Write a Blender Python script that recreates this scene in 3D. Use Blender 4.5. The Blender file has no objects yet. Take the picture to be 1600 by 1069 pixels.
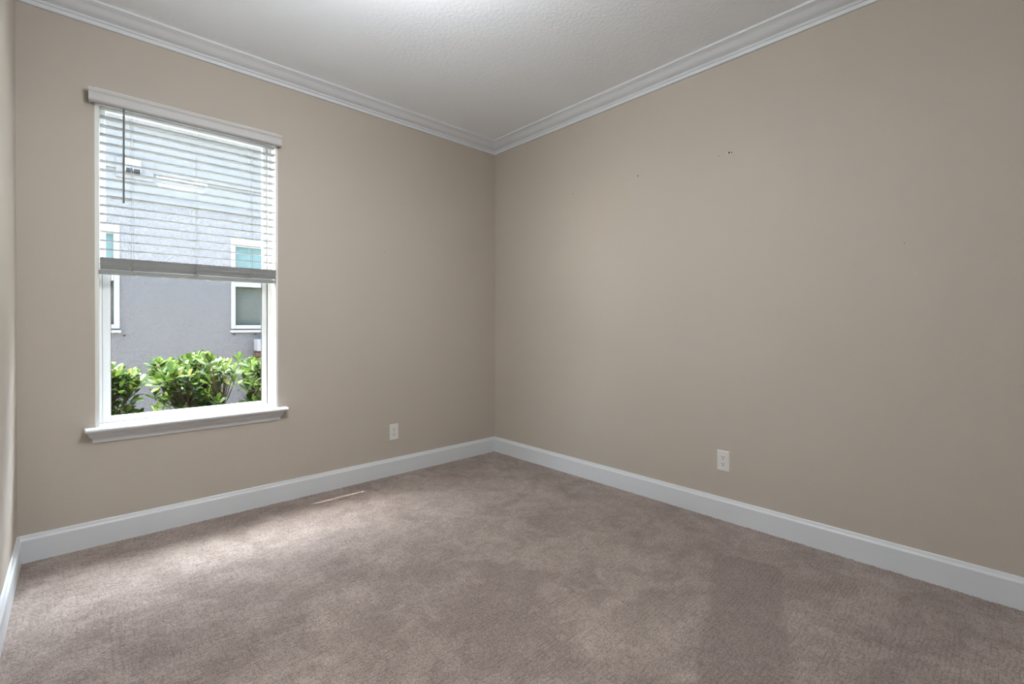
import bpy, bmesh, math, random
from mathutils import Vector, Matrix
random.seed(7)
S = bpy.context.scene
C = S.collection

# ------------------------------------------------------------------ camera
F_PX = 736.1
cam_d = bpy.data.cameras.new('camera'); cam = bpy.data.objects.new('camera', cam_d); C.objects.link(cam)
cam_d.sensor_width = 36.0; cam_d.sensor_fit = 'HORIZONTAL'
cam_d.lens = 36.0 * F_PX / 1600.0
cam_d.shift_y = -23.12 / 1600.0
cam_d.clip_start = 0.02
YAW, PITCH, ROLL = math.radians(42.823), math.radians(-0.268), math.radians(0.064)
cam.location = (-2.7227, -3.1619, 1.1131)
_f = Vector((math.sin(YAW)*math.cos(PITCH), math.cos(YAW)*math.cos(PITCH), math.sin(PITCH)))
_r = Vector((math.cos(YAW), -math.sin(YAW), 0)); _u = _r.cross(_f)
_r2 = _r*math.cos(ROLL) + _u*math.sin(ROLL); _u2 = -_r*math.sin(ROLL) + _u*math.cos(ROLL)
cam.rotation_euler = Matrix((_r2, _u2, -_f)).transposed().to_euler()
S.camera = cam

# ------------------------------------------------------------------ view, sky, sun
vs = S.view_settings
vs.view_transform = 'Standard'; vs.look = 'None'; vs.gamma = 1.0; vs.use_curve_mapping = False
vs.exposure = 0.0
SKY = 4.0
ADDED_CLOUD = 16.0        # unseen cloud bank added to brighten the window light, in units of the clear sky
SUN = 60.0
FILL_CEILING = 76.0
FILL_FLOOR = 110.0
SUNDIR = Vector((0.32, -0.11, -0.59)).normalized()
w = bpy.data.worlds.new('sky'); S.world = w; w.use_nodes = True
wn = w.node_tree.nodes; wl = w.node_tree.links
bg = wn['Background']; st = wn.new('ShaderNodeTexSky'); st.sky_type = 'NISHITA'
st.sun_disc = False; st.sun_elevation = math.asin(-SUNDIR.z)
st.sun_rotation = math.atan2(-SUNDIR.x, -SUNDIR.y)
st.air_density = 1.0; st.dust_density = 2.5; st.ozone_density = 1.0
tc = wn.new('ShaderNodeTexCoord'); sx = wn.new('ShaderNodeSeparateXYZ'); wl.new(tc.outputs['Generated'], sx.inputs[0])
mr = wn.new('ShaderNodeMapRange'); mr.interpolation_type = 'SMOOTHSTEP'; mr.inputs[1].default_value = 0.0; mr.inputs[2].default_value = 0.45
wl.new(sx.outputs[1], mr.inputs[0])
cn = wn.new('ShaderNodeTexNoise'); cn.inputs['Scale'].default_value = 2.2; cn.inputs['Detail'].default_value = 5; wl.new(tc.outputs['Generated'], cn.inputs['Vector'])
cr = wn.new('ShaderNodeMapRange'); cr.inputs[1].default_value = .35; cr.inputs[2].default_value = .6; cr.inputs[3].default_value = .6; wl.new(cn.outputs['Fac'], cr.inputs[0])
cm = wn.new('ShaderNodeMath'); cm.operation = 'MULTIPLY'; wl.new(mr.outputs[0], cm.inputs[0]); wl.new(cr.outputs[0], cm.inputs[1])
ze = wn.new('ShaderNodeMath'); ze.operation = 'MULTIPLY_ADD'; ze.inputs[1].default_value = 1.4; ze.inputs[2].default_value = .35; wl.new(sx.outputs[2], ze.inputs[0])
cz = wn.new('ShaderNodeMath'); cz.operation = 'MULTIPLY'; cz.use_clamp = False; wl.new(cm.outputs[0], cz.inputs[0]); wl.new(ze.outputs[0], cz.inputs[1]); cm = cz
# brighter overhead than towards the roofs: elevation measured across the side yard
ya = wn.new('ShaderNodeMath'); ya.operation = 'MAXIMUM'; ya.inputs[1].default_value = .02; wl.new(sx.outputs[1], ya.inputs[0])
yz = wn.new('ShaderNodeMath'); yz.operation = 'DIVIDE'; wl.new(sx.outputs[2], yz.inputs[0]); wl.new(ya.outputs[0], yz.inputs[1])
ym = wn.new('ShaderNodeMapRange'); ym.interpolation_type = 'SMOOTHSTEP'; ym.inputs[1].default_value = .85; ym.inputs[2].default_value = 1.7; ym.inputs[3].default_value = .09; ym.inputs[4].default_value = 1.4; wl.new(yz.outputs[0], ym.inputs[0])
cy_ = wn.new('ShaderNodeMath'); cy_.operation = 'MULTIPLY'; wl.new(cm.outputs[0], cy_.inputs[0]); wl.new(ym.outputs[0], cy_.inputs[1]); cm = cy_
cs = wn.new('ShaderNodeVectorMath'); cs.operation = 'SCALE'; cs.inputs[0].default_value = (.90*ADDED_CLOUD, .98*ADDED_CLOUD, 1.07*ADDED_CLOUD); wl.new(cm.outputs[0], cs.inputs['Scale'])
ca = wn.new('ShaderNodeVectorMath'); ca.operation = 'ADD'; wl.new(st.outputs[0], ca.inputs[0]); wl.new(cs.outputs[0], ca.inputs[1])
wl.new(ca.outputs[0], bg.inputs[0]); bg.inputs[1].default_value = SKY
sd = bpy.data.lights.new('sun', 'SUN'); sd.energy = SUN; sd.angle = math.radians(0.53); sd.color = (1.0, 0.95, 0.87)
so = bpy.data.objects.new('sun', sd); C.objects.link(so)
so.location = (-3, 3, 8); so.rotation_euler = SUNDIR.to_track_quat('-Z', 'Y').to_euler()

# ------------------------------------------------------------------ room numbers
XL = -2.9238          # left wall
YR = -5.20            # rear wall
ZC = 2.690            # ceiling
WT = 0.16             # thickness of the window wall
OX0, OX1 = -2.6345, -1.8045   # clear window opening (inside the jamb boards)
OZ0, OZ1 = 0.597, 2.290

# ------------------------------------------------------------------ helpers
def obj(name, bm, m, parent=None, smooth=False):
    me = bpy.data.meshes.new(name); bm.normal_update(); bm.to_mesh(me); bm.free()
    o = bpy.data.objects.new(name, me); C.objects.link(o)
    for mm in (m if isinstance(m, (list, tuple)) else [m]): me.materials.append(mm)
    if parent: o.parent = parent
    if smooth:
        for p in me.polygons: p.use_smooth = True
    return o
def struct(name, bm, m, parent=None, label=None, smooth=False):
    o = obj(name, bm, m, parent, smooth)
    if not parent: o['kind'] = 'structure'
    if label: o['label'] = label
    return o
def empty(name, loc=(0,0,0)):
    o = bpy.data.objects.new(name, None); C.objects.link(o); o.location = loc; o.empty_display_size = .1
    return o
def tag(o, label, cat, group=None):
    o['label'] = label; o['category'] = cat
    if group: o['group'] = group
    return o
def box(bm, a, b, bev=0, mi=0, seg=2):
    x0,y0,z0 = a; x1,y1,z1 = b
    v = [bm.verts.new(p) for p in ((x0,y0,z0),(x1,y0,z0),(x1,y1,z0),(x0,y1,z0),(x0,y0,z1),(x1,y0,z1),(x1,y1,z1),(x0,y1,z1))]
    fs = [bm.faces.new([v[i] for i in q]) for q in ((0,3,2,1),(4,5,6,7),(0,1,5,4),(1,2,6,5),(2,3,7,6),(3,0,4,7))]
    for f in fs: f.material_index = mi
    if bev:
        es = list({e for f in fs for e in f.edges})
        bmesh.ops.bevel(bm, geom=es, offset=bev, segments=seg, affect='EDGES', profile=.5)
def nb(*boxes, bev=0):
    bm = bmesh.new()
    for a, b in boxes: box(bm, a, b, bev)
    return bm
def tube(bm, pts, r, n=8, mi=0):
    rs = r if isinstance(r, (list, tuple)) else [r]*len(pts)
    pts = [Vector(p) for p in pts]; rings = []
    for i, p in enumerate(pts):
        d = (pts[min(i+1, len(pts)-1)] - pts[max(i-1, 0)]).normalized()
        a = d.cross(Vector((0,0,1)) if abs(d.z) < .9 else Vector((1,0,0))).normalized(); b = d.cross(a)
        rings.append([bm.verts.new(p + (a*math.cos(t*2*math.pi/n) + b*math.sin(t*2*math.pi/n))*rs[i]) for t in range(n)])
    for i in range(len(rings)-1):
        for t in range(n):
            f = bm.faces.new((rings[i][t], rings[i][(t+1)%n], rings[i+1][(t+1)%n], rings[i+1][t])); f.material_index = mi
    for rg in (rings[0][::-1], rings[-1]): bm.faces.new(rg).material_index = mi
def loft(bm, A, B, mi=0):
    """closed profile A swept to B (lists of points of equal length), capped"""
    va = [bm.verts.new(p) for p in A]; vb = [bm.verts.new(p) for p in B]; n = len(A)
    for i in range(n):
        bm.faces.new((va[i], va[(i+1)%n], vb[(i+1)%n], vb[i])).material_index = mi
    bm.faces.new(va[::-1]); bm.faces.new(vb)
    bmesh.ops.recalc_face_normals(bm, faces=bm.faces[:])
def lathe(bm, prof, n=32, mi=0):
    rings = []
    for r, z in prof:
        rings.append([bm.verts.new((r*math.cos(t*2*math.pi/n), r*math.sin(t*2*math.pi/n), z)) for t in range(n)] if r > 1e-6 else [bm.verts.new((0,0,z))])
    for i in range(len(rings)-1):
        a, b = rings[i], rings[i+1]
        for t in range(n):
            q = [a[t % len(a)], a[(t+1) % len(a)], b[(t+1) % len(b)], b[t % len(b)]]
            q = list(dict.fromkeys(q))
            if len(q) > 2: bm.faces.new(q).material_index = mi
    bmesh.ops.recalc_face_normals(bm, faces=bm.faces[:])

# ------------------------------------------------------------------ materials
def mat(name, col=(.8,.8,.8), rough=.5, spec=.5, metal=0, coat=0):
    m = bpy.data.materials.new(name); m.use_nodes = True
    b = m.node_tree.nodes['Principled BSDF']
    b.inputs['Base Color'].default_value = (*col, 1); b.inputs['Roughness'].default_value = rough
    b.inputs['Specular IOR Level'].default_value = spec; b.inputs['Metallic'].default_value = metal
    return m
class NT:
    def __init__(s, m): s.t = m.node_tree; s.b = s.t.nodes['Principled BSDF']; s.co = None
    def n(s, typ, **kw):
        x = s.t.nodes.new(typ)
        for k, v in kw.items():
            if k.startswith('i_'): x.inputs[k[2:].replace('_', ' ')].default_value = v
            else: setattr(x, k, v)
        return x
    def l(s, a, b): s.t.links.new(a, b)
    def obj(s):
        if not s.co: s.co = s.n('ShaderNodeTexCoord').outputs['Object']
        return s.co
    def noise(s, scale, detail=2, rough=.5, vec=None, dist=0):
        x = s.n('ShaderNodeTexNoise'); x.inputs['Scale'].default_value = scale; x.inputs['Detail'].default_value = detail
        x.inputs['Roughness'].default_value = rough; x.inputs['Distortion'].default_value = dist
        s.l(vec or s.obj(), x.inputs['Vector']); return x.outputs['Fac']
    def ramp(s, fac, *stops):
        x = s.n('ShaderNodeValToRGB'); e = x.color_ramp.elements
        while len(e) < len(stops): e.new(.5)
        for el, (p, c) in zip(e, stops):
            el.position = p; el.color = (*c, 1) if isinstance(c, tuple) else (c, c, c, 1)
        s.l(fac, x.inputs[0]); return x.outputs[0]
    def math(s, op, a, b=None, c=None, clamp=False):
        x = s.n('ShaderNodeMath', operation=op); x.use_clamp = clamp
        for i, v in enumerate((a, b, c)):
            if v is None: continue
            if isinstance(v, (int, float)): x.inputs[i].default_value = v
            else: s.l(v, x.inputs[i])
        return x.outputs[0]
    def mix(s, fac, a, b, mode='MIX'):
        x = s.n('ShaderNodeMix', data_type='RGBA', blend_type=mode)
        for k, v in ((0, fac), (6, a), (7, b)):
            if isinstance(v, (int, float)): x.inputs[k].default_value = v
            elif isinstance(v, tuple): x.inputs[k].default_value = (*v, 1)
            else: s.l(v, x.inputs[k])
        return x.outputs[2]
    def bump(s, h, strength, dist):
        x = s.n('ShaderNodeBump'); x.inputs['Strength'].default_value = strength; x.inputs['Distance'].default_value = dist
        s.l(h, x.inputs['Height']); s.l(x.outputs[0], s.b.inputs['Normal'])
    def color(s, c): s.l(c, s.b.inputs['Base Color'])

# wall paint, orange-peel
m_wall = mat('wall_paint', (.47,.40,.335), .75, .3)
t = NT(m_wall)
t.color(t.ramp(t.noise(1.1, 3), (.3, (.494,.436,.370)), (.7, (.506,.448,.380))))
t.bump(t.noise(170, 3, .6), .38, .002)
# ceiling, knockdown texture
m_ceil = mat('ceiling_paint', (.90,.92,.94), .85, .2)
t = NT(m_ceil)
t.bump(t.ramp(t.noise(48, 4, .6), (.42, 0.0), (.62, 1.0)), .22, .003)
m_trim = mat('trim_paint', (.71,.725,.735), .38, .45)
NT(m_trim).bump(NT(m_trim).noise(40, 2), .03, .001)
m_vinyl = mat('window_vinyl', (.82,.83,.82), .35, .45)
m_jamb = mat('jamb_paint', (.84,.83,.79), .45, .4)
m_gasket = mat('gasket', (.10,.10,.10), .7, .2)
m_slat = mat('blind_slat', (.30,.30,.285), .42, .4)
m_valance = mat('valance_white', (.57,.55,.53), .5, .35)
m_cord = mat('blind_cord', (.42,.42,.39), .8, .1)
m_wand = mat('wand_plastic', (.17,.17,.165), .35, .5)
m_plate = mat('outlet_plastic', (.74,.72,.68), .35, .5)
m_slot = mat('slot_dark', (.02,.02,.02), .8, .1)
m_metal = mat('screw_metal', (.6,.6,.6), .35, .5, 1)
# carpet
m_carpet = mat('carpet', (.34,.27,.25), 1.0, .05)
t = NT(m_carpet)
co = t.obj()
warp = t.n('ShaderNodeTexNoise'); warp.inputs['Scale'].default_value = 14; warp.inputs['Detail'].default_value = 2; t.l(co, warp.inputs['Vector'])
wm = t.n('ShaderNodeVectorMath', operation='MULTIPLY_ADD'); t.l(warp.outputs['Color'], wm.inputs[0]); wm.inputs[1].default_value = (.02,.02,0); t.l(co, wm.inputs[2])
wco = wm.outputs[0]
t.bump(t.noise(380, 2, .7), .6, .003)
# nap: patches where the pile lies the other way
nap = t.ramp(t.noise(2.6, 4, .62, wco, .6), (.40, 0.0), (.60, 1.0))
nap2 = t.ramp(t.noise(7.5, 3, .6, wco, .8), (.42, 0.0), (.60, 1.0))
nap = t.math('ADD', t.math('MULTIPLY', nap, .5), t.math('MULTIPLY', nap2, .5))
def patch(cx, cy, ang, hx, hy, soft):
    mp = t.n('ShaderNodeMapping'); mp.vector_type = 'TEXTURE'
    mp.inputs['Location'].default_value = (cx, cy, 0); mp.inputs['Rotation'].default_value = (0, 0, ang)
    t.l(wco, mp.inputs['Vector']); sp = t.n('ShaderNodeSeparateXYZ'); t.l(mp.outputs[0], sp.inputs[0])
    fx = t.math('SUBTRACT', 1.0, t.math('DIVIDE', t.math('SUBTRACT', t.math('ABSOLUTE', sp.outputs[0]), hx), soft), clamp=True)
    fy = t.math('SUBTRACT', 1.0, t.math('DIVIDE', t.math('SUBTRACT', t.math('ABSOLUTE', sp.outputs[1]), hy), soft), clamp=True)
    return t.math('MULTIPLY', fx, fy)
nap = t.math('SUBTRACT', nap, t.math('MULTIPLY', patch(-.86, -2.455, math.atan2(.28,.73), .48, .10, .05), 1.0), clamp=True)
nap = t.math('SUBTRACT', nap, t.math('MULTIPLY', patch(-1.45, -1.72, .5, .20, .10, .10), .7), clamp=True)
base = t.mix(nap, (.240,.187,.163), (.360,.291,.255))
vo = t.n('ShaderNodeTexVoronoi', feature='F1'); vo.inputs['Scale'].default_value = 330; t.l(co, vo.inputs['Vector'])
sh_ = t.n('ShaderNodeSeparateColor'); t.l(vo.outputs['Color'], sh_.inputs[0])
sp_ = t.ramp(sh_.outputs[0], (0, (.66,.65,.65)), (1, (1.34,1.34,1.34)))      # every tuft its own shade
base = t.mix(1.0, base, sp_, 'MULTIPLY')
gp = t.n('ShaderNodeAttribute', attribute_name='gap')      # darker along the grooves between the rows of tufts
base = t.mix(t.math('MULTIPLY', gp.outputs['Fac'], .38), base, (.10,.075,.065))
t.color(base)
t.b.inputs['Sheen Weight'].default_value = .25; t.b.inputs['Sheen Roughness'].default_value = .5
# glass panes: clear sheet with fresnel reflection
def glass(name, tint, refl=.9):
    m = bpy.data.materials.new(name); m.use_nodes = True; n = m.node_tree.nodes; n.remove(n['Principled BSDF'])
    tr = n.new('ShaderNodeBsdfTransparent'); tr.inputs[0].default_value = (*tint, 1)
    gl = n.new('ShaderNodeBsdfGlossy'); gl.inputs['Roughness'].default_value = .02
    lw = n.new('ShaderNodeLayerWeight'); lw.inputs[0].default_value = .5      # facing = 1 - cos, same from both sides of the pane
    pw = n.new('ShaderNodeMath'); pw.operation = 'POWER'; pw.inputs[1].default_value = 5.0
    ma = n.new('ShaderNodeMath'); ma.operation = 'MULTIPLY_ADD'; ma.inputs[1].default_value = .9; ma.inputs[2].default_value = .006
    mx = n.new('ShaderNodeMixShader'); L = m.node_tree.links
    L.new(lw.outputs['Facing'], pw.inputs[0]); L.new(pw.outputs[0], ma.inputs[0])
    L.new(ma.outputs[0], mx.inputs[0]); L.new(tr.outputs[0], mx.inputs[1]); L.new(gl.outputs[0], mx.inputs[2]); L.new(mx.outputs[0], n['Material Output'].inputs[0])
    return m
m_glass = glass('window_glass', (.95,.965,.955))
# insect screen: fine dark weave, mostly see-through
m_screen = bpy.data.materials.new('insect_screen'); m_screen.use_nodes = True
n = m_screen.node_tree.nodes; L = m_screen.node_tree.links; pb = n['Principled BSDF']; pb.inputs['Base Color'].default_value = (.006,.006,.006,1); pb.inputs['Roughness'].default_value = .9; pb.inputs['Specular IOR Level'].default_value = 0
tr = n.new('ShaderNodeBsdfTransparent'); mx = n.new('ShaderNodeMixShader'); mx.inputs[0].default_value = .24
L.new(tr.outputs[0], mx.inputs[1]); L.new(pb.outputs[0], mx.inputs[2]); L.new(mx.outputs[0], n['Material Output'].inputs[0])
# outdoors
m_stucco = mat('stucco', (.55,.55,.60), .9, .1)
t = NT(m_stucco)
t.color(t.ramp(t.noise(30, 4, .7), (.3, (.145,.137,.128)), (.7, (.185,.174,.160))))
t.bump(t.math('ADD', t.noise(34, 4, .65, dist=.6), t.math('MULTIPLY', t.noise(90, 2), .4)), 1.0, .03)
m_own = mat('own_outside_wall', (.10,.095,.09), .8, .1)
m_siding = mat('siding', (.125,.118,.107), .7, .2)
t = NT(m_siding); t.bump(t.noise(25, 3), .3, .004)
m_wtrim = mat('outdoor_white', (.28,.27,.25), .5, .3)
m_pane = mat('neighbour_glass', (.07,.11,.10), .03, .9)
m_nblind = mat('neighbour_blind', (.13,.13,.11), .6, .3)
m_ventdark = mat('vent_louvre', (.02,.02,.02), .7, .2)
m_ventcase = mat('vent_case', (.40,.40,.41), .5, .3)
m_soffit = mat('soffit_white', (.75,.75,.75), .6, .2)
m_roof = mat('roof_shingles', (.22,.20,.18), .9, .1)
m_stonecap = mat('stone_cap', (.22,.215,.21), .8, .1)
m_stone = mat('ledge_stone', (.35,.2,.1), .85, .1)
t = NT(m_stone)
bk = t.n('ShaderNodeTexBrick'); bk.inputs['Scale'].default_value = 1; bk.inputs['Brick Width'].default_value = .26; bk.inputs['Row Height'].default_value = .085
bk.inputs['Mortar Size'].default_value = .006; bk.inputs['Color1'].default_value = (.11,.065,.035,1); bk.inputs['Color2'].default_value = (.035,.027,.024,1); bk.inputs['Mortar'].default_value = (.06,.05,.04,1)
mp = t.n('ShaderNodeMapping'); mp.inputs['Rotation'].default_value = (math.pi/2, 0, 0); t.l(t.obj(), mp.inputs['Vector']); t.l(mp.outputs[0], bk.inputs['Vector'])
t.color(t.mix(.5, bk.outputs['Color'], t.ramp(t.noise(22, 4, .7), (.3, (.04,.028,.022)), (.7, (.13,.08,.045)))))
t.bump(t.math('SUBTRACT', t.noise(30, 4), bk.outputs['Fac']), .8, .02)
m_ground = mat('mulch_ground', (.10,.07,.05), .95, .1)
t = NT(m_ground); t.color(t.ramp(t.noise(25, 5, .7), (.3, (.40,.38,.34)), (.7, (.60,.58,.54)))); t.bump(t.noise(40, 4), 1, .03)
m_stem = mat('plant_stem', (.06,.045,.02), .7, .2)
m_leaf = bpy.data.materials.new('leaf'); m_leaf.use_nodes = True
t = NT(m_leaf)
at = t.n('ShaderNodeAttribute', attribute_name='tone')
geo = t.n('ShaderNodeNewGeometry')
lc = t.ramp(at.outputs['Fac'], (0, (.012,.032,.002)), (.5, (.034,.074,.005)), (.85, (.064,.104,.010)), (1, (.12,.135,.03)))
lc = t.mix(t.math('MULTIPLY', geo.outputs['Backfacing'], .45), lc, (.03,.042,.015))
t.color(lc); t.b.inputs['Roughness'].default_value = .45; t.b.inputs['Specular IOR Level'].default_value = .18
tl = t.n('ShaderNodeBsdfTranslucent'); t.l(lc, tl.inputs[0]); mx = t.n('ShaderNodeMixShader'); mx.inputs[0].default_value = .35
t.l(t.b.outputs[0], mx.inputs[1]); t.l(tl.outputs[0], mx.inputs[2]); t.l(mx.outputs[0], t.t.nodes['Material Output'].inputs[0])
m_fill = bpy.data.materials.new('fill_glass'); m_fill.use_nodes = True
b = m_fill.node_tree.nodes['Principled BSDF']; b.inputs['Base Color'].default_value = (.9,.9,.88,1)
b.inputs['Emission Color'].default_value = (.91,.965,1.02,1); b.inputs['Emission Strength'].default_value = FILL_CEILING

# ------------------------------------------------------------------ room shell
import numpy as np
def carpet_mesh():
    rng = np.random.default_rng(4); st_ = .0036
    xs = np.arange(XL-.01, .012, st_); ys = np.arange(-3.4, .012, st_); nx, ny = len(xs), len(ys)
    X, Y = np.meshgrid(xs, ys); h = rng.uniform(-.0021, .0012, X.shape)
    def low(cell, seed):                                   # smooth value noise
        r = np.random.default_rng(seed); g = r.uniform(0, 1, (int(6/cell)+3, int(4/cell)+3))
        u, v = (X-XL+.1)/cell, (Y+3.6)/cell; i, j = u.astype(int), v.astype(int); fu, fv = u-i, v-j
        fu, fv = fu*fu*(3-2*fu), fv*fv*(3-2*fv)
        return (g[j,i]*(1-fu)+g[j,i+1]*fu)*(1-fv) + (g[j+1,i]*(1-fu)+g[j+1,i+1]*fu)*fv
    amt = np.clip(low(.35, 1)*.5 + low(.11, 2)*.5 + .12, 0, 1)
    gap = np.zeros_like(h)
    wob = (low(.06, 3)-.5)*.012; wob2 = (low(.07, 5)-.5)*.012
    for U, V, row, seg, sd, p in ((X, Y+wob, .0145, .028, 11, .60), (Y, X+wob2, .0215, .026, 12, .40)):
        r = np.random.default_rng(sd); k = np.floor(V/row).astype(int); k -= k.min()
        off = r.uniform(0, seg, k.max()+1); q = np.floor((U+off[k])/seg).astype(int); q -= q.min()
        on = r.uniform(0, 1, (k.max()+1, q.max()+1))
        d = np.abs((V/row) % 1 - .5)*row
        gd = (on[k, q] < amt*p*1.5) * np.exp(-(d/.0019)**2); h -= gd*(.0022 + .0030*on[k, q]); gap = np.maximum(gap, gd)
    co_ = np.stack([X, Y, h], -1).reshape(-1, 3)
    # keep the rim flat so it tucks under the baseboards, then a skirt down to the slab
    me = bpy.data.meshes.new('floor'); idx = np.arange(nx*ny).reshape(ny, nx)
    quads = np.stack([idx[:-1,:-1], idx[:-1,1:], idx[1:,1:], idx[1:,:-1]], -1).reshape(-1, 4)
    x0, x1, y0, y1, zb = XL-.15, .15, YR-.15, WT-.02, -.12
    n0 = len(co_)
    slab = np.array([(x0,y0,zb),(x1,y0,zb),(x1,y1,zb),(x0,y1,zb),(x0,y0,-.012),(x1,y0,-.012),(x1,y1,-.012),(x0,y1,-.012),
                     (x0,y0,0),(x1,y0,0),(x1,-3.4,0),(x0,-3.4,0)])
    sq = np.array([(0,3,2,1),(4,5,6,7),(0,1,5,4),(1,2,6,5),(2,3,7,6),(3,0,4,7),(8,9,10,11),(4,5,9,8)]) + n0
    V_ = np.concatenate([co_, slab]); Q = np.concatenate([quads, sq])
    me.vertices.add(len(V_)); me.vertices.foreach_set('co', V_.astype(np.float32).ravel())
    me.loops.add(Q.size); me.loops.foreach_set('vertex_index', Q.astype(np.int32).ravel())
    me.polygons.add(len(Q)); me.polygons.foreach_set('loop_start', np.arange(0, Q.size, 4, dtype=np.int32))
    me.update(calc_edges=True); me.validate(); me.materials.append(m_carpet)
    at_ = me.attributes.new('gap', 'FLOAT', 'POINT'); at_.data.foreach_set('value', np.concatenate([gap.ravel(), np.zeros(len(slab))]).astype(np.float32))
    return me
fo = bpy.data.objects.new('floor', carpet_mesh()); C.objects.link(fo); fo['kind'] = 'structure'; fo['label'] = 'mauve-beige patterned carpet with trodden darker patches'
struct('ceiling', nb(((XL-.15, YR-.15, ZC), (.15, WT, ZC+.12))), m_ceil)
# back wall: one mesh around the opening
bm = bmesh.new()
hx0, hx1, hz0, hz1 = OX0-.0165, OX1+.0125, OZ0-.02, OZ1+.015
for a, b in (((XL-.15,0,0),(hx0,WT,ZC)), ((hx1,0,0),(.15,WT,ZC)), ((hx0,0,0),(hx1,WT,hz0)), ((hx0,0,hz1),(hx1,WT,ZC))): box(bm, a, b)
struct('wall_back', bm, m_wall)
wr = struct('wall_right', nb(((0, YR-.15, 0), (.15, 0, ZC))), m_wall)
struct('wall_left', nb(((XL-.15, YR-.15, 0), (XL, 0, ZC))), m_wall)
struct('wall_rear', nb(((XL, YR-.15, 0), (0, YR, ZC))), m_wall)
# nail holes in the right wall and one in the back wall
m_chip = mat('chipped_plaster', (.56,.50,.43), .9, .1)
def nail_hole(pos, nrm, r, rs):
    rnd = random.Random(rs); bm = bmesh.new()
    p = Vector(pos); n_ = Vector(nrm); a = Vector((0,0,1)); b_ = n_.cross(a)
    for rad, off, mi in ((r*2.0, .0006, 0), (r, .0012, 1)):
        ring = []
        for k in range(11):
            t_ = k*2*math.pi/11; rr = rad*rnd.uniform(.55, 1.15)
            ring.append(bm.verts.new(p + n_*off + a*math.sin(t_)*rr + b_*math.cos(t_)*rr))
        c = bm.verts.new(p + n_*(off*(.9 if mi else 1.2)))
        for k in range(11): bm.faces.new((c, ring[k], ring[(k+1)%11])).material_index = mi
        inner = [bm.verts.new(v.co - n_*(off+.0002)) for v in ring]
        for k in range(11): bm.faces.new((ring[k], inner[k], inner[(k+1)%11], ring[(k+1)%11])).material_index = mi
    bmesh.ops.recalc_face_normals(bm, faces=bm.faces[:])
    return bm
wb = bpy.data.objects['wall_back']
for i, (y, z, r) in enumerate(((-.889,2.092,.0042), (-1.445,2.097,.0055), (-2.034,2.091,.0062), (-2.050,2.090,.004), (-1.976,2.086,.003), (-2.807,1.482,.003))):
    struct('nail_hole', nail_hole((0, y, z), (-1,0,0), r, i), [m_chip, m_slot], wr)
struct('nail_hole', nail_hole((-1.063, 0, 1.645), (0,-1,0), .003, 9), [m_chip, m_slot], wb)

# baseboards and crown: profiles (offset from wall, height) swept along each wall with mitred ends
BASE = [(0,-.004),(.0145,-.004),(.0145,.1035),(.0138,.1055),(.0098,.1125),(.0085,.1165),(.0066,.1235),(.005,.1258),(0,.1262)]
cove = [(.024+.062*(1-math.cos(a)), 2.643+.034*math.sin(a)) for a in [i*math.pi/2/8 for i in range(9)]]
cove = [(.024,2.643),(.033,2.6445),(.043,2.6475),(.053,2.652),(.062,2.658),(.069,2.6635),(.077,2.669),(.085,2.6725),(.091,2.674)]
CROWN = [(0,2.61),(.012,2.61),(.0135,2.614),(.0145,2.628),(.020,2.6285),(.0235,2.632),(.0235,2.636),(.020,2.6395)] + cove + [(.093,2.6745),(.093,2.6765),(.1045,2.6785),(.1055,2.682),(.1055,ZC),(0,ZC)]
def run(name, prof, side, m, label=None):
    bm = bmesh.new()
    e = {'back': lambda o, z: ((XL+o, -o, z), (-o, -o, z)), 'right': lambda o, z: ((-o, -o, z), (-o, YR+o, z)),
         'left': lambda o, z: ((XL+o, -o, z), (XL+o, YR+o, z)), 'rear': lambda o, z: ((XL+o, YR+o, z), (-o, YR+o, z))}[side]
    A, B = zip(*[e(o, z) for o, z in prof])
    loft(bm, A, B)
    return struct(name, bm, m, label=label)
for i, s in enumerate(('back', 'right', 'left', 'rear')):
    run('baseboard_'+s, BASE, s, m_trim)
    run('trim_%d' % (i+1), CROWN, s, m_trim, label='white crown moulding along the %s wall' % s)

# ------------------------------------------------------------------ window 1
win = empty('window_1', ((OX0+OX1)/2, .08, OZ0)); win['kind'] = 'structure'; win['label'] = 'white single-hung window with painted sill and a half-raised blind'
def wp(name, bm, m, parent=None, smooth=False):
    o = obj(name, bm, m, None, smooth); p = parent or win
    o.parent = p
    if p is win: o.matrix_parent_inverse = Matrix.Translation(-win.location)
    return o
FY = .085
bm = bmesh.new()
box(bm, (hx0, -.0015, OZ0), (OX0, FY, hz1), .0015); box(bm, (OX1, -.0015, OZ0), (hx1, FY, hz1), .0015); box(bm, (OX0, -.0015, OZ1), (OX1, FY, hz1), .0015)
wp('window_jamb', bm, m_jamb)
# vinyl main frame
bm = bmesh.new()
box(bm, (OX0+.002, FY, OZ0), (OX0+.013, .155, OZ1), .002); box(bm, (OX1-.021, FY, OZ0), (OX1-.002, .155, OZ1), .002)
box(bm, (OX0+.013, FY+.01, OZ0), (OX1-.021, .155, OZ0+.014), .002); box(bm, (OX0+.013, FY, OZ1-.045), (OX1-.021, .155, OZ1), .002)
box(bm, (OX0+.013, .118, OZ0), (OX0+.029, .155, OZ1), .001); box(bm, (OX1-.040, .118, OZ0), (OX1-.021, .155, OZ1), .001)
wp('window_frame', bm, m_vinyl)
bm = bmesh.new()
box(bm, (OX0-.001, FY-.001, OZ0), (OX0+.0022, FY+.01, OZ1)); box(bm, (OX1-.0245, .0965, OZ0+.014), (OX1-.0205, .0985, OZ1-.045))
wp('weather_strip', bm, m_gasket)
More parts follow.
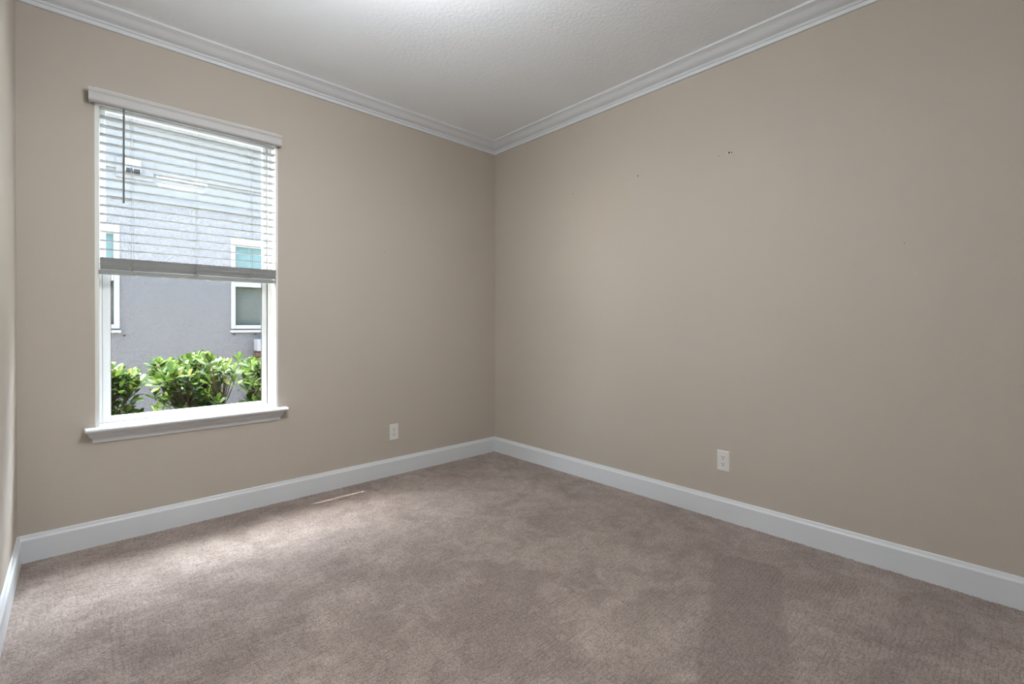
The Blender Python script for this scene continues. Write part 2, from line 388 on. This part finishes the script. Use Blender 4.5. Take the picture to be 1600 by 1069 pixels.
# lower sash
LX0, LX1, LZ0, LZ1 = OX0+.014, OX1-.024, OZ0+.010, 1.440
gx0, gx1, gz0, gz1 = -2.586, -1.858, .629, 1.400
bm = bmesh.new()
box(bm, (LX0, .098, LZ0), (gx0, .120, LZ1), .003); box(bm, (gx1, .098, LZ0), (LX1, .120, LZ1), .003)
box(bm, (gx0, .098, LZ0), (gx1, .120, gz0), .003); box(bm, (gx0, .098, gz1), (gx1, .120, LZ1), .003)
ls = wp('lower_sash', bm, m_vinyl)
wp('pane', nb(((gx0-.004, .108, gz0-.004), (gx1+.004, .110, gz1+.004))), m_glass, ls)
bm = bmesh.new(); box(bm, (gx1-.0032, .1005, gz0+.001), (gx1-.0002, .106, gz1)); box(bm, (gx0+.0002, .1005, gz0+.001), (gx0+.0016, .106, gz1))
wp('glazing_bead', bm, m_gasket, ls)
# upper sash
ux0, ux1, uz0, uz1 = -2.604, -1.846, 1.420, 2.240
bm = bmesh.new()
box(bm, (OX0+.013, .124, 1.400), (ux0, .146, OZ1-.04), .003); box(bm, (ux1, .124, 1.400), (OX1-.021, .146, OZ1-.04), .003)
box(bm, (ux0, .124, 1.395), (ux1, .146, uz0), .003); box(bm, (ux0, .124, uz1), (ux1, .146, OZ1-.04), .003)
us = wp('upper_sash', bm, m_vinyl)
wp('pane', nb(((ux0-.004, .133, uz0-.004), (ux1+.004, .135, uz1+.004))), m_glass, us)
sc = wp('insect_screen', nb(((OX0+.03, .1475, OZ0+.014), (OX1-.04, .1485, 1.41))), m_screen)
# stool with returned horns and a reversed-crown apron
SF = -.060
bm = bmesh.new()
box(bm, (OX0-.0005, -.002, OZ0-.019), (OX1+.0005, FY+.012, OZ0))
prof = [(-.0,OZ0-.0185),(SF+.006,OZ0-.0185),(SF+.002,OZ0-.017),(SF,OZ0-.012),(SF,OZ0-.008),(SF+.003,OZ0-.003),(SF+.009,OZ0-.0002),(0,OZ0)]
loft(bm, [(-2.692-(0 if y>-.05 else -.003), y, z) for y, z in prof], [(-1.745-(.003 if y<-.05 else 0), y, z) for y, z in prof])
wp('window_sill', bm, m_trim)
ap = [(0,.517),(-.006,.517),(-.008,.522),(-.009,.534),(-.016,.543),(-.028,.552),(-.034,.562),(-.035,.568),(-.043,.570),(-.043,OZ0-.0186),(0,OZ0-.0186)]
bm = bmesh.new()
loft(bm, [(-2.656+y*.62, y, z) for y, z in ap], [(-1.785-y*.5, y, z) for y, z in ap])
wp('window_apron', bm, m_trim)

# ------------------------------------------------------------------ blind
bl = empty('window_blind', (-2.22, 0, OZ1)); tag(bl, 'white horizontal slat blind hanging half raised in the window', 'window blind')
def bp(name, bm, m, smooth=False, parent=None):
    o = obj(name, bm, m, None, smooth); o.parent = parent or bl; o.matrix_parent_inverse = Matrix.Translation(-bl.location); return o
BX0, BX1 = -2.6300, -1.8085
BY0, BY1 = -.014, .036
VP = [(-.020,2.219),(-.040,2.219),(-.046,2.2215),(-.0495,2.2265),(-.0485,2.232),(-.0455,2.236),(-.0455,2.259),(-.0475,2.265),(-.052,2.270),(-.0525,2.279),(-.0495,2.2845),(-.044,2.286),(-.020,2.286)]
bm = bmesh.new()
loft(bm, [(-2.6725 if y > -.047 else -2.6745, y, z) for y, z in VP], [(-1.7810 if y > -.047 else -1.7790, y, z) for y, z in VP])
for s, xa, xb in ((-1,-2.6725,-2.6625), (1,-1.791,-1.781)): box(bm, (xa, -.022, 2.219), (xb, -.001, 2.286))
bp('valance', bm, m_valance)
bp('headrail', nb(((BX0, -.012, 2.242), (BX1, .040, OZ1-.002)), bev=.002), m_slat)
def slat(bm, z, tilt=0.0, y0=BY0, y1=BY1, th=.0028, x0=BX0, x1=BX1):
    yc = (y0+y1)/2; top = []; bot = []
    for k in range(7):
        u = k/6*2-1; y = yc+u*(y1-y0)/2; zz = z + .0016*(1-u*u) + tilt*u*(y1-y0)/2
        top.append((y, zz+th/2)); bot.append((y, zz-th/2))
    pr = top + bot[::-1]
    va = [bm.verts.new((x0, y, q)) for y, q in pr]; vb = [bm.verts.new((x1, y, q)) for y, q in pr]; n = len(pr)
    for i in range(n): bm.faces.new((va[i], vb[i], vb[(i+1)%n], va[(i+1)%n]))
    bm.faces.new(va); bm.faces.new(vb[::-1])
ZS = [2.2125-.04475*k for k in range(17)]
bm = bmesh.new()
for i, z in enumerate(ZS): slat(bm, z, tilt=.02)
bmesh.ops.recalc_face_normals(bm, faces=bm.faces[:])
bp('slats', bm, m_slat)
rs = random.Random(3); bm = bmesh.new(); z = 1.3985; k = 0
while z < 1.4545:
    d = rs.uniform(-.0014, .0014) + (.0018 if k % 5 == 4 else 0); s = rs.uniform(-.0012, .0012)
    slat(bm, z, tilt=rs.uniform(-.012,.012), y0=BY0+d, y1=BY1+d, x0=BX0+s, x1=BX1+s+(.002 if z > 1.42 else 0)); z += .00335; k += 1
bmesh.ops.recalc_face_normals(bm, faces=bm.faces[:])
bp('stacked_slats', bm, m_slat)
bp('bottom_rail', nb(((BX0-.005, BY0-.004, 1.3705), (BX1+.001, BY1+.002, 1.3915)), bev=.003), m_slat)
LAD = [-2.507, -2.226, -1.944]
for lx in LAD:
    bm = bmesh.new()
    for y in (BY0-.0018, BY1+.0018):
        tube(bm, [(lx, y, 2.245), (lx, y, 1.455)], .0006, 5)
    for z in ZS: tube(bm, [(lx, BY0-.0018, z-.002), (lx, BY1+.0018, z-.002)], .0005, 4)
    bp('ladder_cord', bm, m_cord)
    bm = bmesh.new(); tube(bm, [(lx+.010, .010, 2.245), (lx+.010, .010, 1.40)], .0008, 5); bp('lift_cord', bm, m_cord)
    # slack ladder loops bunched against the stack
    bm = bmesh.new(); r_ = random.Random(int(-lx*1000))
    for k in range(17):
        z0 = 1.452 - k*.0042; sx = r_.choice((-1, 1)); wdt = r_.uniform(.006, .022)
        pts = [(lx, BY0-.002, z0)]
        for q in range(1, 9):
            a = q/8*math.pi; pts.append((lx + sx*wdt*math.sin(a) + r_.uniform(-.002,.002), BY0-.005-.007*math.sin(a), z0 - .010*q/8 + r_.uniform(-.003,.003)))
        tube(bm, pts, .0008, 5)
    bp('slack_cord', bm, m_cord)
bm = bmesh.new(); tube(bm, [(-2.538, -.031, 2.222), (-2.539, -.031, 1.990), (-2.5395, -.031, 1.737)], .0048, 6); tube(bm, [(-2.538,-.031,2.222),(-2.538,-.018,2.238)], .002, 6)
bp('tilt_wand', bm, m_wand)

# ------------------------------------------------------------------ outlets (modelled facing -Y, back on y=0)
def make_outlet():
    t_ = empty('wall_outlet')
    bm = bmesh.new()
    P = [(.035,0),(.035,.0035),(.0325,.0055),(0,.0062)]
    W, H = .035, .0585
    rings = []
    for dx, y in ((0,0),(0,-.0030),(.0022,-.0052),(.006,-.0060)):
        rings.append([bm.verts.new((sx*(W-dx), y, sz*(H-dx))) for sx, sz in ((-1,-1),(1,-1),(1,1),(-1,1))])
    for a, b_ in zip(rings, rings[1:]):
        for k in range(4): bm.faces.new((a[k], a[(k+1)%4], b_[(k+1)%4], b_[k]))
    bm.faces.new(rings[-1]); bm.faces.new(rings[0][::-1]); bmesh.ops.recalc_face_normals(bm, faces=bm.faces[:])
    obj('cover_plate', bm, m_plate, t_)
    for s in (1, -1):
        bm = bmesh.new(); zc = s*.0195
        out = []
        for k in range(24):
            a = k*2*math.pi/24; x = max(-.0168, min(.0168, .0185*math.cos(a))); z = zc + max(-.0140, min(.0140, .0175*math.sin(a)))
            out.append((x, z))
        A = [bm.verts.new((x, -.0055, z)) for x, z in out]; B = [bm.verts.new((x*.96, -.0078, zc+(z-zc)*.96)) for x, z in out]
        for k in range(24): bm.faces.new((A[k], A[(k+1)%24], B[(k+1)%24], B[k]))
        bm.faces.new(B); bm.faces.new(A[::-1]); bmesh.ops.recalc_face_normals(bm, faces=bm.faces[:])
        so_ = obj('socket', bm, m_plate, t_)
        bm = bmesh.new()
        box(bm, (-.0078, -.0083, zc+.0000), (-.0052, -.0074, zc+.0090)); box(bm, (.0054, -.0083, zc+.0008), (.0078, -.0074, zc+.0082))
        tube(bm, [(0, -.0074, zc-.0068), (0, -.0083, zc-.0068)], .0030, 10)
        obj('slots', bm, m_slot, so_)
        # shadow joint round the socket face
    bm = bmesh.new(); tube(bm, [(0, -.0055, 0), (0, -.0075, 0)], .0032, 12); obj('screw', bm, m_metal, t_)
    return t_
oa = make_outlet(); oa.location = (-.989, 0, .319)
tag(oa, 'white duplex outlet low on the window wall, left of the far corner', 'outlet', 'wall outlets')
def dup(root):
    r = root.copy(); C.objects.link(r)
    for ch in list(root.children):
        c = ch.copy(); C.objects.link(c); c.parent = r
        for g in ch.children: d = g.copy(); C.objects.link(d); d.parent = c
    return r
ob = dup(oa); ob.location = (0, -2.009, .3365); ob.rotation_euler = (0, 0, -math.pi/2)
ob['label'] = 'white duplex outlet low on the long blank right-hand wall'

# ------------------------------------------------------------------ fill light added to brighten the room (above and beside the camera's view)
cl = empty('fill_ceiling_light', (-2.0, -1.80, ZC)); tag(cl, 'added fill light, unseen: white glass bowl hanging below the ceiling on a short stem', 'fill light')
bm = bmesh.new(); lathe(bm, [(0,0),(.07,0),(.072,-.012),(.05,-.03),(.012,-.04),(.012,-.26),(0,-.26)]); obj('canopy_and_stem', bm, m_trim, cl, True)
bm = bmesh.new(); lathe(bm, [(0,-.245),(.10,-.248),(.195,-.262),(.20,-.285),(.175,-.325),(.12,-.355),(.06,-.368),(0,-.37)]); obj('glass_bowl', bm, m_fill, cl, True)

# uplight added by the left wall to fill the room, outside the view
m_fill2 = m_fill.copy(); m_fill2.name = 'fill_floor_glass'; m_fill2.node_tree.nodes['Principled BSDF'].inputs['Emission Strength'].default_value = FILL_FLOOR
fl = empty('fill_floor_lamp', (-2.70, -3.85, 0)); tag(fl, 'added fill uplight, unseen: slim pole and white bowl beside the left wall, behind the camera', 'floor lamp')
bm = bmesh.new(); lathe(bm, [(0,0),(.13,0),(.13,.012),(.03,.025),(0,.025)]); obj('base', bm, m_metal, fl, True)
bm = bmesh.new(); tube(bm, [(0,0,.02),(0,0,1.60)], .011, 10); obj('pole', bm, m_metal, fl, True)
bm = bmesh.new(); lathe(bm, [(0,1.59),(.06,1.60),(.12,1.64),(.14,1.70),(.150,1.75),(.145,1.75),(.135,1.70),(.115,1.648),(.05,1.612),(0,1.61)]); obj('lamp_bowl', bm, m_trim, fl, True)
bm = bmesh.new(); lathe(bm, [(0,1.62),(.05,1.625),(.10,1.66),(.12,1.69),(.09,1.70),(0,1.705)]); obj('light_diffuser', bm, m_fill2, fl, True)

# ------------------------------------------------------------------ outdoors
struct('ground', nb(((-9, WT+.01, -.75), (7, 9.5, -.35))), m_ground)
# own house: outer face, eave
ow = struct('wall_outside', nb(((-6, WT+.001, -.4), (hx0-.01, WT+.02, 2.95)), ((hx1+.01, WT+.001, -.4), (3, WT+.02, 2.95)), ((hx0-.01, WT+.001, -.4), (hx1+.01, WT+.02, hz0)), ((hx0-.01, WT+.001, hz1), (hx1+.01, WT+.02, 2.95))), m_own)
EAVE_Y = .337
struct('trim_5', nb(((-6, WT+.02, 2.75), (3, EAVE_Y, 2.93)), bev=0), m_soffit, label='white eave board outside above the window')

NY = 4.0
nh = empty('neighbouring_house', (-1.5, NY, -.35)); tag(nh, 'grey stucco house across the side yard seen through the window', 'house')
def np_(name, bm, m, parent=None):
    o = obj(name, bm, m); o.parent = parent or nh
    if not parent: o.matrix_parent_inverse = Matrix.Translation(-nh.location)
    return o
wins = [(-3.25, -2.342, 1.066, 2.272, 0), (-1.199, -.29, 1.057, 2.270, 1)]
# stucco wall with window openings cut
bm = bmesh.new()
xs = [-8.0] + [v for w_ in wins for v in w_[:2]] + [6.0]
for i in range(0, len(xs), 2): box(bm, (xs[i], NY, -.4), (xs[i+1], NY+.2, 2.62))
for x0, x1, z0, z1, _ in wins: box(bm, (x0, NY, -.4), (x1, NY+.2, z0)); box(bm, (x0, NY, z1), (x1, NY+.2, 2.62))
np_('stucco_wall', bm, m_stucco)
bm = bmesh.new(); z = 2.67
while z < 3.7:
    pr = [(NY+.02, z), (NY-.016, z), (NY+.004, z+.268), (NY+.02, z+.268)]
    loft(bm, [(-8, y, q) for y, q in pr], [(6, y, q) for y, q in pr]); z += .268
box(bm, (-8, NY+.02, 2.62), (6, NY+.2, 3.75))
np_('lap_siding', bm, m_siding)
np_('belt_trim', nb(((-8, NY-.030, 2.60), (6, NY+.0, 2.645)), ((-8, NY-.018, 2.645), (6, NY+.0, 2.675))), m_siding)
np_('roof_fascia', nb(((-8.4, NY-.32, 3.72), (6.4, NY+.3, 3.90))), m_soffit)
bm = bmesh.new(); pr = [(NY-.34, 3.90), (NY-.34, 3.94), (NY+5, 5.9), (NY+5, 5.8)]
loft(bm, [(-8.5, y, z) for y, z in pr], [(6.5, y, z) for y, z in pr]); np_('roof', bm, m_roof)
for x0, x1, z0, z1, k in wins:
    fw = .052; mz = 1.66
    bm = bmesh.new()
    for a, b in (((x0,z0),(x0+fw,z1)), ((x1-fw,z0),(x1,z1)), ((x0+fw,z0),(x1-fw,z0+.05)), ((x0+fw,z1-.105),(x1-fw,z1)), ((x0+fw,mz-.035),(x1-fw,mz+.04))):
        box(bm, (a[0], NY-.012, a[1]), (b[0], NY+.06, b[1]), .004)
    fr_ = np_('window_frame', bm, m_wtrim)
    np_('window_ledge', nb(((x0-.012, NY-.03, z0-.05), (x1+.012, NY, z0-.018)), bev=.004), m_wtrim, fr_)
    np_('pane', nb(((x0+fw, NY+.030, z0+.05), (x1-fw, NY+.034, mz))), m_glass, fr_)
    np_('pane', nb(((x0+fw, NY+.020, mz), (x1-fw, NY+.024, z1-.1))), m_pane, fr_)
    bm = bmesh.new(); zz = z0+.04
    while zz < mz: box(bm, (x0+fw, NY+.07, zz), (x1-fw, NY+.074, zz+.021)); zz += .0245
    np_('window_blind', bm, m_nblind, fr_)
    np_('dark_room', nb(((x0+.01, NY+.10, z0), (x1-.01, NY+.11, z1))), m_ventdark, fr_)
for x in (-2.30, -1.16, -.905):
    bm = bmesh.new(); box(bm, (x-.012, NY-.012, .975), (x+.012, NY+.002, .992), .003); np_('wall_anchor', bm, m_ventdark)
# exhaust vent on the siding
vt = np_('vent_block', nb(((-2.375, NY-.024, 2.835), (-2.022, NY+.002, 3.085)), bev=.004), m_siding)
bm = bmesh.new(); pr = [(NY-.024, 2.912), (NY-.085, 2.912), (NY-.085, 2.965), (NY-.045, 3.062), (NY-.024, 3.062)]
loft(bm, [(-2.292, y, z) for y, z in pr], [(-2.150, y, z) for y, z in pr]); np_('vent_hood', bm, m_ventcase, vt)
np_('vent_louvre', nb(((-2.287, NY-.089, 2.912), (-2.224, NY-.083, 2.945)), ((-2.218, NY-.089, 2.912), (-2.155, NY-.083, 2.945)), ((-2.287, NY-.084, 2.905), (-2.155, NY-.03, 2.914))), m_ventdark, vt)
# stone pier beside the neighbour's wall
sp_o = empty('stone_pier', (-.70, NY-.10, -.35)); tag(sp_o, 'stacked brown stone pier with pale cap against the neighbouring wall', 'stone pier')
bm = bmesh.new(); rr = random.Random(5); zz = -.36; 
while zz < .745:
    hh = rr.uniform(.06, .095); hh = min(hh, .755-zz) ; xx = -.915 - rr.uniform(0, .02)
    while xx < -.42:
        ww = rr.uniform(.10, .24); box(bm, (xx, NY-.15-rr.uniform(0,.02), zz+.003), (min(xx+ww, -.40)-.004, NY-.002, zz+hh-.003), .005); xx += ww
    zz += hh
for o_, b_, m_ in (('stone_courses', bm, m_stone), ('stone_cap', nb(((-.925, NY-.18, .757), (-.39, NY-.001, .915)), bev=.008), m_stonecap)):
    o_ = obj(o_, b_, m_); o_.parent = sp_o; o_.matrix_parent_inverse = Matrix.Translation(-sp_o.location)

# hedge shrubs with paddle-shaped leaves in whorls
def leaf(bm, lay, base, d, up, L_, W_, tone, curl):
    side = d.cross(up).normalized(); nrm = side.cross(d).normalized()
    prof = [(0,.05),(.15,.10),(.35,.30),(.55,.46),(.72,.50),(.86,.42),(.95,.25),(1.0,.06)]
    rows = []
    for s, wd in prof:
        c = base + d*(L_*s) - nrm*(curl*L_*s*s) ; rise = .10*W_*wd*2
        rows.append([bm.verts.new(c - side*(W_*wd) + nrm*rise), bm.verts.new(c), bm.verts.new(c + side*(W_*wd) + nrm*rise)])
    for a, b in zip(rows, rows[1:]):
        for k in range(2):
            f = bm.faces.new((a[k], a[k+1], b[k+1], b[k])); f.smooth = True
            for lp in f.loops: lp[lay] = (tone, tone, tone, 1)
def shrub(x0, x1, y0, y1, ztop, ntips, seed, label):
    rnd = random.Random(seed); cx, cy = (x0+x1)/2, (y0+y1)/2; hx, hy = (x1-x0)/2-.035, (y1-y0)/2-.05
    root = empty('hedge_shrub', (cx, cy, -.35)); tag(root, label, 'shrub', 'hedge shrubs outside the window')
    bl_, bs = bmesh.new(), bmesh.new(); lay = bl_.loops.layers.float_color.new('tone')
    forks = []
    for k in range(9):
        top = Vector((rnd.uniform(-.8,.8)*hx, rnd.uniform(-.8,.8)*hy, rnd.uniform(.45, .75)*(ztop+.35)))
        b0 = Vector((top.x*.3, top.y*.3, 0))
        tube(bs, [b0, b0.lerp(top, .5) + Vector((rnd.uniform(-.03,.03), rnd.uniform(-.03,.03), 0)), top], [.011,.009,.007], 6); forks.append(top)
    for k in range(ntips):
        x, y = rnd.uniform(-1, 1)*hx, rnd.uniform(-1, 1)*hy
        lay_top = rnd.random() < .40; low = k % 4 == 0
        if low: y = rnd.uniform(-1, -.55)*hy
        zt = (ztop+.35) - (abs(rnd.gauss(0, .05)) if lay_top else rnd.uniform(.05, .72)) - .07*math.sin(9*(x+cx)+seed)**2
        if low: zt = rnd.uniform(.42, .85)
        tip = Vector((x, y, zt))
        near = min(forks, key=lambda f: (f-tip).length + (10 if f.z > tip.z-.02 else 0))
        if low: near = Vector((x*.6, y*.5, .1))
        tube(bs, [near, near.lerp(tip, .5)+Vector((0,0,-.02)), tip], [.0055,.004,.003], 5)
        axis = Vector((x*.6+rnd.uniform(-.35,.35), y*.4-.15+rnd.uniform(-.35,.35), 1)).normalized()
        side = axis.orthogonal().normalized(); nl = rnd.randint(7, 10); young = rnd.random()
        for j in range(nl):
            ang = j*2.4 + rnd.uniform(-.3,.3); lvl = j/nl
            el = 1.15 - lvl*1.0 + rnd.uniform(-.15,.15)
            hd = Matrix.Rotation(ang, 3, axis) @ side
            d = (axis*math.sin(el) + hd*math.cos(el)).normalized()
            up = (axis*math.cos(el) - hd*math.sin(el)).normalized()
            L_ = rnd.uniform(.070, .100)*(1-.28*(1-lvl))
            tone = min(1, max(0, rnd.gauss(.48, .2) + (.22 if young > .7 else 0) + (.3 if lvl < .2 else 0)*young))
            leaf(bl_, lay, tip - axis*(.05*lvl), d, up, L_, L_*rnd.uniform(.40,.50), tone, rnd.uniform(-.05,.18))
    o = obj('stems', bs, m_stem, root, True); obj('leaves', bl_, m_leaf, root)
shrub(-2.96, -2.38, .62, 1.30, .84, 340, 11, 'glossy green shrub at the left end of the window view')
shrub(-2.35, -1.83, .64, 1.34, .87, 300, 12, 'glossy green shrub in the middle of the window view')
shrub(-1.79, -1.20, .66, 1.38, .855, 300, 13, 'glossy green shrub at the right end, in front of the stone pier')
